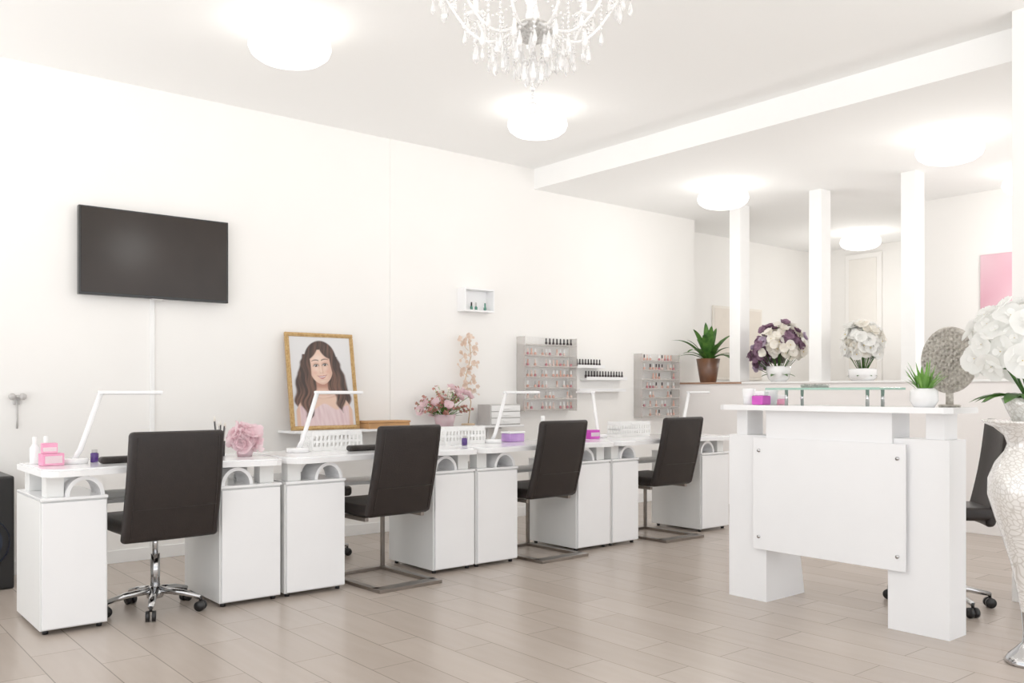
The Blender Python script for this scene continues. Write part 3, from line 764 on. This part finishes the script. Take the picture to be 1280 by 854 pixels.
g = thing('flower_arrangement', 'loose dusty pink flower sprays in a pale pink basket', 'flower arrangement', (4.30, 6.10, SZ))
MB().lathe([(0, 0), (.07, 0), (.095, .10), (.085, .10), (.065, .02), (0, .02)], 28).make('vase', 'pinkp', g)
fl = MB(); st = MB(); lv = MB()
for i in range(70):
    a = i*2.39996; el = R.uniform(.25, 1.45); Ls = R.uniform(.17, .29)
    d = Vector((math.cos(a)*math.cos(el)*1.25, math.sin(a)*math.cos(el)*.5, math.sin(el)))
    p0 = Vector((0, 0, .06)); p1 = p0+d*Ls*.6+Vector((0, 0, .02)); p2 = p0+d*Ls
    st.tube([p0, p1, p2], .0022, 5)
    if i % 5 == 0: fl.flower(p2, d, R.uniform(.03, .045), 5, 1, 1, cup=.6, wid=1.2); fl.flower(p2-d*.01, d, .035, 5, 1, None, cup=.3, wid=1.2)
    else:
        for q in range(6):
            pp = p1+(p2-p1)*(q/5)+Vector((R.uniform(-.015, .015), R.uniform(-.015, .015), R.uniform(-.01, .015))); fl.flower(pp, d+Vector((R.uniform(-1, 1), R.uniform(-1, 1), 0)), .012, 4, 0 if i % 3 else 2, None, cup=.6, wid=1.2)
    if i % 2: lv.leaf(p0+d*Ls*.35, d+Vector((R.uniform(-.5, .5), R.uniform(-.5, .5), 0)), .08, .022, .2, n=4)
fl.make('flowers', ['peach', 'pinkp', 'cream'], g); st.make('stems', 'leaf2', g); lv.make('leaves', 'leaf', g)
bs = thing('blossom_branch', 'tall pale gold blossom branch standing against the wall', 'sculpture', (4.62, 6.20, SZ))
m = MB(); m.disc((0, 0, 0), .06, .015, 24)
m.tube([(0, 0, .01), (.03, 0, .2), (-.03, 0, .4), (.03, 0, .6), (0, 0, .80)], .005, 8)
m2 = MB()
for k, (x, z, r) in enumerate(((.0, .77, .032), (-.06, .71, .028), (.06, .67, .03), (-.05, .60, .03), (.05, .54, .028), (-.07, .48, .03), (.04, .42, .03), (-.05, .34, .026), (.05, .30, .026))):
    m2.flower((x, -.012, z), (R.uniform(-.4, .4), -1, R.uniform(-.3, .5)), r, 5, 0, 1, cup=.35, wid=.75)
    m.tube([(0, 0, z-.06), (x*.5, -.005, z-.04), (x, -.01, z)], .0028, 5)
    for q in range(5):
        xx, zz = x+R.uniform(-.06, .06), z+R.uniform(-.05, .05); m2.flower((xx, -.01, zz), (R.uniform(-.5, .5), -1, .2), R.uniform(.012, .02), 5, 0, None, cup=.5, wid=.8); m.tube([(x, -.01, z), (xx, -.01, zz)], .0018, 5)
m.make('branch', 'goldwire', bs); m2.make('blossoms', ['blush', 'goldwire'], bs)
dr = thing('drawer_organizer', 'small clear grey plastic drawer organizer on the wall shelf', 'organizer', (4.90, 6.12, SZ))
MB().box(-.17, .17, -.09, .09, 0, .18, r=.004).make('casing', 'greyp', dr)
for k in range(3):
    q = MB(); q.box(-.16, .16, -.10, -.09, .01+.056*k, .058+.056*k, r=.003); q.box(-.03, .03, -.108, -.1, .028+.056*k, .036+.056*k, r=.002); q.make('drawer', 'trim', dr)

cs = thing('box_shelf', 'small white open box shelf on the wall', 'shelf', (4.735, WY2, 1.852))
m = MB(); m.box(-.165, .165, -.11, 0, 0, .015); m.box(-.165, .165, -.11, 0, .19, .205); m.box(-.165, -.15, -.11, 0, .015, .19); m.box(.15, .165, -.11, 0, .015, .19); m.box(-.15, .15, -.01, 0, .015, .19)
m.make('shelf_box', 'white', cs)

protos = {}
def bottle(kind, loc, group, label):
    if kind not in protos:
        m = MB(); m.lathe([(0, 0), (.010, 0), (.0125, .003), (.0125, .028), (.006, .034), (.006, .036)], 10, mi=0)
        m.lathe([(.0075, .035), (.007, .068), (0, .07)], 10, mi=1)
        o = m.make('polish_bottle', list(kind)); protos[kind] = o
    else:
        o = protos[kind].copy(); C.objects.link(o)
    o.location = loc; tag(o, label, 'nail polish', group); return o
for x, k in ((4.68, ('bott', 'black')), (4.73, ('bott', 'greyp')), (4.83, ('bott', 'bott'))):
    bottle(k, (x, WY2-.06, 1.868), 'bottles in the box shelf', 'small nail polish bottle in the white box shelf')

def rack(x0, x1, z0, z1, n):
    e = thing('polish_rack', 'clear acrylic tiered nail polish rack on the wall', 'display rack', (x0, WY2, z0), group='clear acrylic polish racks')
    w = x1-x0; h = z1-z0
    MB().box(0, w, -.004, 0, 0, h, r=.001).make('back_panel', 'acryl', e)
    for x in (0, w-.005): MB().box(x, x+.005, -.12, -.004, 0, h, r=.001).make('side_panel', 'acryl2', e)
    zs = []
    for k in range(n):
        z = .01+k*(h-.09)/(n-1); zs.append(z0+z+.004)
        m = MB(); m.box(.006, w-.006, -.12, -.004, z, z+.003, r=.001); m.make('tier', 'acryl2', e)
        MB().box(.006, w-.006, -.123, -.1205, z, z+.014, r=.001).make('tier_lip', 'acryl2', e)
    MB().box(.006, w-.006, -.12, -.004, h-.005, h-.001, r=.001).make('top_panel', 'acryl', e)
    return zs
zs = rack(5.24, 5.90, .97, 1.66, 7)
for r_, z in enumerate(zs):
    for i in range(14):
        top = r_ == len(zs)-1
        if top and i < 6: continue
        if not top and R.random() < .25: continue
        k = ('botd', 'black') if top else (R.choice(['bot1', 'bot2', 'bot3', 'bot1']), R.choice(['trim', 'bot3', 'trim', 'bot1', 'greyp']))
        bottle(k, (5.275+i*.0455, WY2-.07, z), 'polish bottles in the first rack', 'small bottle of nail polish with black cap' if top else 'small bottle of pale pink nail polish')
zs = rack(6.82, 7.41, .88, 1.545, 7)
for r_, z in enumerate(zs):
    for i in range(12):
        if R.random() < .4: continue
        bottle((R.choice(['bot1', 'bot2', 'bot3', 'bot1']), R.choice(['trim', 'bot3', 'trim', 'bot1', 'botd'])), (6.86+i*.0465, WY2-.07, z), 'polish bottles in the second rack', 'small bottle of pale pink nail polish')
for (x0, x1, z, n) in ((5.93, 6.30, 1.40, 9), (6.05, 6.62, 1.285, 14), (5.95, 6.60, 1.17, 0)):
    m = MB(); m.box(x0, x1, WY2-.10, WY2, z-.018, z, r=.002)
    m.box(x0, x1, WY2-.102, WY2-.096, z, z+.012, r=.001)
    tag(m.make('ledge_shelf', 'white'), 'narrow white wall ledge for nail polish', 'shelf', 'white polish ledges')
    for i in range(n): bottle(('botd', 'black'), (x0+.03+i*(x1-x0-.06)/(n-1), WY2-.055, z+.001), 'dark bottles on the wall ledge', 'small dark nail polish bottle with black cap')

# ------------------------------------------------------------------ desk lamps
dl = thing('desk_lamp', 'slim white LED desk lamp with angled arm and flat head', 'desk lamp', (1.16, 4.92, DT), 0, group='slim white desk lamps')
MB().disc((0, 0, 0), .068, .026, 32).make('lamp_base', 'whiteg', dl)
MB().tube([(0, 0, .02), (.03, 0, .07), (.13, 0, .365)], .0135, 12).make('lamp_arm', 'whiteg', dl)
m = MB(); m.box(.115, .44, -.02, .02, .353, .371, 0, r=.005); m.box(.14, .43, -.015, .015, .3505, .3535, 1, r=.001); m.make('lamp_head', ['whiteg', 'greyp'], dl)
dup(dl, (2.42, 4.97, DT), 0); dup(dl, (3.94, 5.0, DT), 0); dup(dl, (5.06, 5.04, DT), 1.2); dup(dl, (6.04, 5.02, DT), .1)

bk = thing('storage_basket', 'white perforated plastic basket on the worktop', 'basket', (2.69, 5.05, DT), 0, group='white plastic baskets')
m = MB(); W2, D2, Hh = .34, .15, .12
m.box(-W2/2, W2/2, -D2/2, D2/2, 0, .008, r=.002)
for (a0, a1) in ((.0, .026), (.05, .066), (.092, .12)):
    for sy in (-1, 1): m.box(-W2/2, W2/2, sy*D2/2-.003, sy*D2/2+.003, a0, a1, r=.001)
    for sx in (-1, 1): m.box(sx*W2/2-.003, sx*W2/2+.003, -D2/2, D2/2, a0, a1, r=.001)
for i in range(13):
    x = -W2/2+W2*i/12
    for sy in (-1, 1): m.box(x-.007, x+.007, sy*D2/2-.003, sy*D2/2+.003, .02, .095, r=.001)
for i in range(7):
    y = -D2/2+D2*i/6
    for sx in (-1, 1): m.box(sx*W2/2-.003, sx*W2/2+.003, y-.007, y+.007, .02, .095, r=.001)
m.make('basket_body', 'trim', bk)
m = MB(); m.box(-.06, .06, -D2/2-.008, -D2/2-.003, .095, .115, r=.002); m.make('label_tab', 'trim', bk)
dup(bk, (3.69, 5.06, DT)); dup(bk, (5.42, 5.05, DT))

def simple(name, label, cat, prof, mats, loc, n=24, cap=None):
    m = MB(); m.lathe(prof, n, mi=0)
    if cap: m.lathe(cap, n, mi=1)
    return tag(m.make(name, mats, loc=loc), label, cat)
DT2 = DT+.0005
BP = [(0, 0), (.022, 0), (.024, .004), (.024, .08), (.01, .10), (.01, .105)]; CP = [(.011, .104), (.011, .135), (0, .137)]
simple('lotion_bottle', 'white lotion bottle on the worktop', 'bottle', BP, ['whiteg', 'trim'], (1.00, 5.02, DT2), cap=CP)
simple('lotion_bottle', 'white lotion bottle beside a pink box', 'bottle', BP, ['whiteg', 'trim'], (1.06, 5.06, DT2), cap=CP)
b = MB(); b.box(-.05, .05, -.035, .035, 0, .06, 0, r=.003); b.box(-.04, .04, -.036, -.034, .012, .048, 1, r=.001)
tag(b.make('product_box', ['pink', 'petal'], loc=(1.04, 4.85, DT2), rot=(0, 0, .1)), 'pink cardboard box on the worktop', 'box')
b = MB(); b.box(-.035, .035, -.03, .03, 0, .05, 0, r=.003); b.box(-.03, .03, -.031, -.029, .01, .03, 1, r=.001)
tag(b.make('product_box', ['pink', 'petal'], loc=(1.03, 4.85, DT2+.061), rot=(0, 0, -.1)), 'small pink box stacked on another pink box', 'box')
JP = [(0, 0), (.018, 0), (.02, .004), (.02, .045), (.012, .05)]; JC = [(.014, .05), (.014, .065), (0, .066)]
simple('polish_jar', 'small violet glass jar at the foot of the desk lamp', 'jar', JP, ['violet', 'greyp'], (1.26, 4.93, DT2), cap=JC)
simple('polish_jar', 'small violet glass jar beside a basket', 'jar', JP, ['violet', 'greyp'], (3.62, 4.90, DT2), cap=JC)
bh = thing('brush_holder', 'black cup holding manicure brushes', 'brush holder', (1.93, 4.95, DT2))
MB().lathe([(0, 0), (.028, 0), (.03, .085), (.027, .085), (.025, .01), (0, .01)], 20).make('cup', 'black', bh)
for i in range(6):
    a = i*1.05; x, y = .012*math.cos(a), .012*math.sin(a); m = MB(); h_ = R.uniform(.15, .2)
    m.tube([(x, y, .012), (x*2.6, y*2.6, h_)], .004, 7, 0); m.tube([(x*2.6, y*2.6, h_), (x*2.9, y*2.9, h_+.03)], [.005, .001], 7, 1); m.make('brush', ['black' if i % 2 else 'greyp', 'cream'], bh)
for k, x in enumerate((1.86, 1.885)):
    simple('polish_bottle', 'dark nail polish bottle on the worktop', 'nail polish', [(0, 0), (.012, 0), (.014, .003), (.014, .045), (.007, .052)], ['botd', 'black'], (x, 4.86+.05*k, DT2), cap=[(.009, .05), (.008, .10), (0, .101)])
rs = thing('fabric_rose', 'large pale pink ruffled fabric flower on the worktop', 'artificial flower', (2.04, 4.86, DT2))
m = MB()
for i in range(44):
    u = 1-1.3*(i+.5)/44; th = i*2.39996; s = math.sqrt(1-u*u); n = Vector((s*math.cos(th), s*math.sin(th), u))
    m.flower(Vector((0, 0, .088))+n*R.uniform(.03, .065), n+Vector((R.uniform(-.5, .5), R.uniform(-.5, .5), R.uniform(-.3, .3))), R.uniform(.036, .055), 5, 0, None, cup=R.uniform(.1, .6), wid=1.3, wave=.35)
m.make('petals', 'pinkp', rs)
MB().lathe([(0, 0), (.04, 0), (.045, .02), (.03, .08), (0, .09)], 16).make('flower_base', 'pinkp', rs)
pad = MB(); pad.box(-.11, .11, -.035, .035, 0, .035, r=.016, seg=3, n=3, sm=True)
p0 = tag(pad.make('hand_rest', 'leather', loc=(1.36, 4.80, DT2)), 'black padded manicure hand rest on the worktop', 'hand rest', 'black hand rests')
q = p0.copy(); C.objects.link(q); q.location = (2.80, 4.84, DT2)
def lidbox(x, y, mat, lab):
    e = thing('storage_box', lab, 'storage box', (x, y, DT2)); MB().box(-.07, .07, -.05, .05, 0, .06, r=.006, seg=2).make('body', mat, e); MB().box(-.075, .075, -.055, .055, .061, .075, r=.005).make('lid', 'whiteg', e)
lidbox(4.15, 5.02, 'mauve', 'small mauve plastic storage box with white lid')
BW = [(0, 0), (.05, 0), (.085, .05), (.09, .055), (.083, .055), (.05, .008), (0, .008)]
simple('manicure_bowl', 'mauve plastic manicure bowl on the worktop', 'bowl', BW, ['mauve'], (4.64, 4.98, DT2))
simple('manicure_bowl', 'magenta plastic manicure bowl on the worktop', 'bowl', BW, ['magenta'], (4.88, 5.08, DT2))
simple('lotion_bottle', 'tall white pump bottle on the worktop', 'bottle', [(r*1.4, z*1.35) for r, z in BP], ['whiteg', 'trim'], (4.46, 5.04, DT2), cap=[(r*1.4, z*1.35) for r, z in CP])
simple('lotion_bottle', 'white bottle on the worktop', 'bottle', BP, ['whiteg', 'greyp'], (4.53, 5.10, DT2), cap=CP)
b = MB(); b.box(-.05, .05, -.04, .04, 0, .07, 0, r=.003); b.box(-.045, .045, -.041, -.039, .02, .05, 1, r=.001)
tag(b.make('product_box', ['magenta', 'petal'], loc=(4.87, 4.93, DT2)), 'magenta cardboard box beside a manicure bowl', 'box')
b = MB(); b.box(-.06, .06, -.05, .05, 0, .025, 0, r=.004); b.lathe([(0, .025), (.02, .025), (.02, .04), (0, .042)], 12, mi=1)
tag(b.make('supply_tray', ['orange', 'whiteg'], loc=(2.64, 4.98, .596)), 'small orange tray on the lower desk shelf', 'tray')
b = MB(); b.box(-.09, .09, -.06, .06, 0, .03, 0, r=.004)
tag(b.make('towel', 'petal', loc=(1.42, 4.98, .596)), 'folded white towel on the lower desk shelf', 'towel')

# ------------------------------------------------------------------ light, world, camera
w = bpy.data.worlds.new('World'); bpy.context.scene.world = w; w.use_nodes = True
nt = w.node_tree; bg = nt.nodes['Background']
tc = nt.nodes.new('ShaderNodeTexCoord'); sx = nt.nodes.new('ShaderNodeSeparateXYZ'); cr = nt.nodes.new('ShaderNodeValToRGB'); mr = nt.nodes.new('ShaderNodeMapRange')
nt.links.new(tc.outputs['Generated'], sx.inputs[0]); nt.links.new(sx.outputs['Z'], mr.inputs['Value'])
mr.inputs['From Min'].default_value = -1; mr.inputs['From Max'].default_value = 1
nt.links.new(mr.outputs[0], cr.inputs['Fac'])
cr.color_ramp.elements[0].position = .40; cr.color_ramp.elements[0].color = (1, .987, .97, 1)   # bright lower hemisphere, added to lift the ceiling from below
cr.color_ramp.elements[1].position = .56; cr.color_ramp.elements[1].color = (.38, .39, .402, 1)
nt.links.new(cr.outputs['Color'], bg.inputs[0]); bg.inputs[1].default_value = 3.2
cam = bpy.data.cameras.new('Camera'); co = bpy.data.objects.new('Camera', cam); C.objects.link(co)
co.location = (0, 0, 1.15); co.rotation_euler = (pi/2, 0, -math.atan2(.6363, .7714))
cam.sensor_width = 36; cam.lens = 1110/1280*36; cam.shift_y = .0492; cam.clip_start = .05
bpy.context.scene.camera = co
vs_ = bpy.context.scene.view_settings
vs_.view_transform = 'Standard'; vs_.exposure = .10; vs_.gamma = 1.15
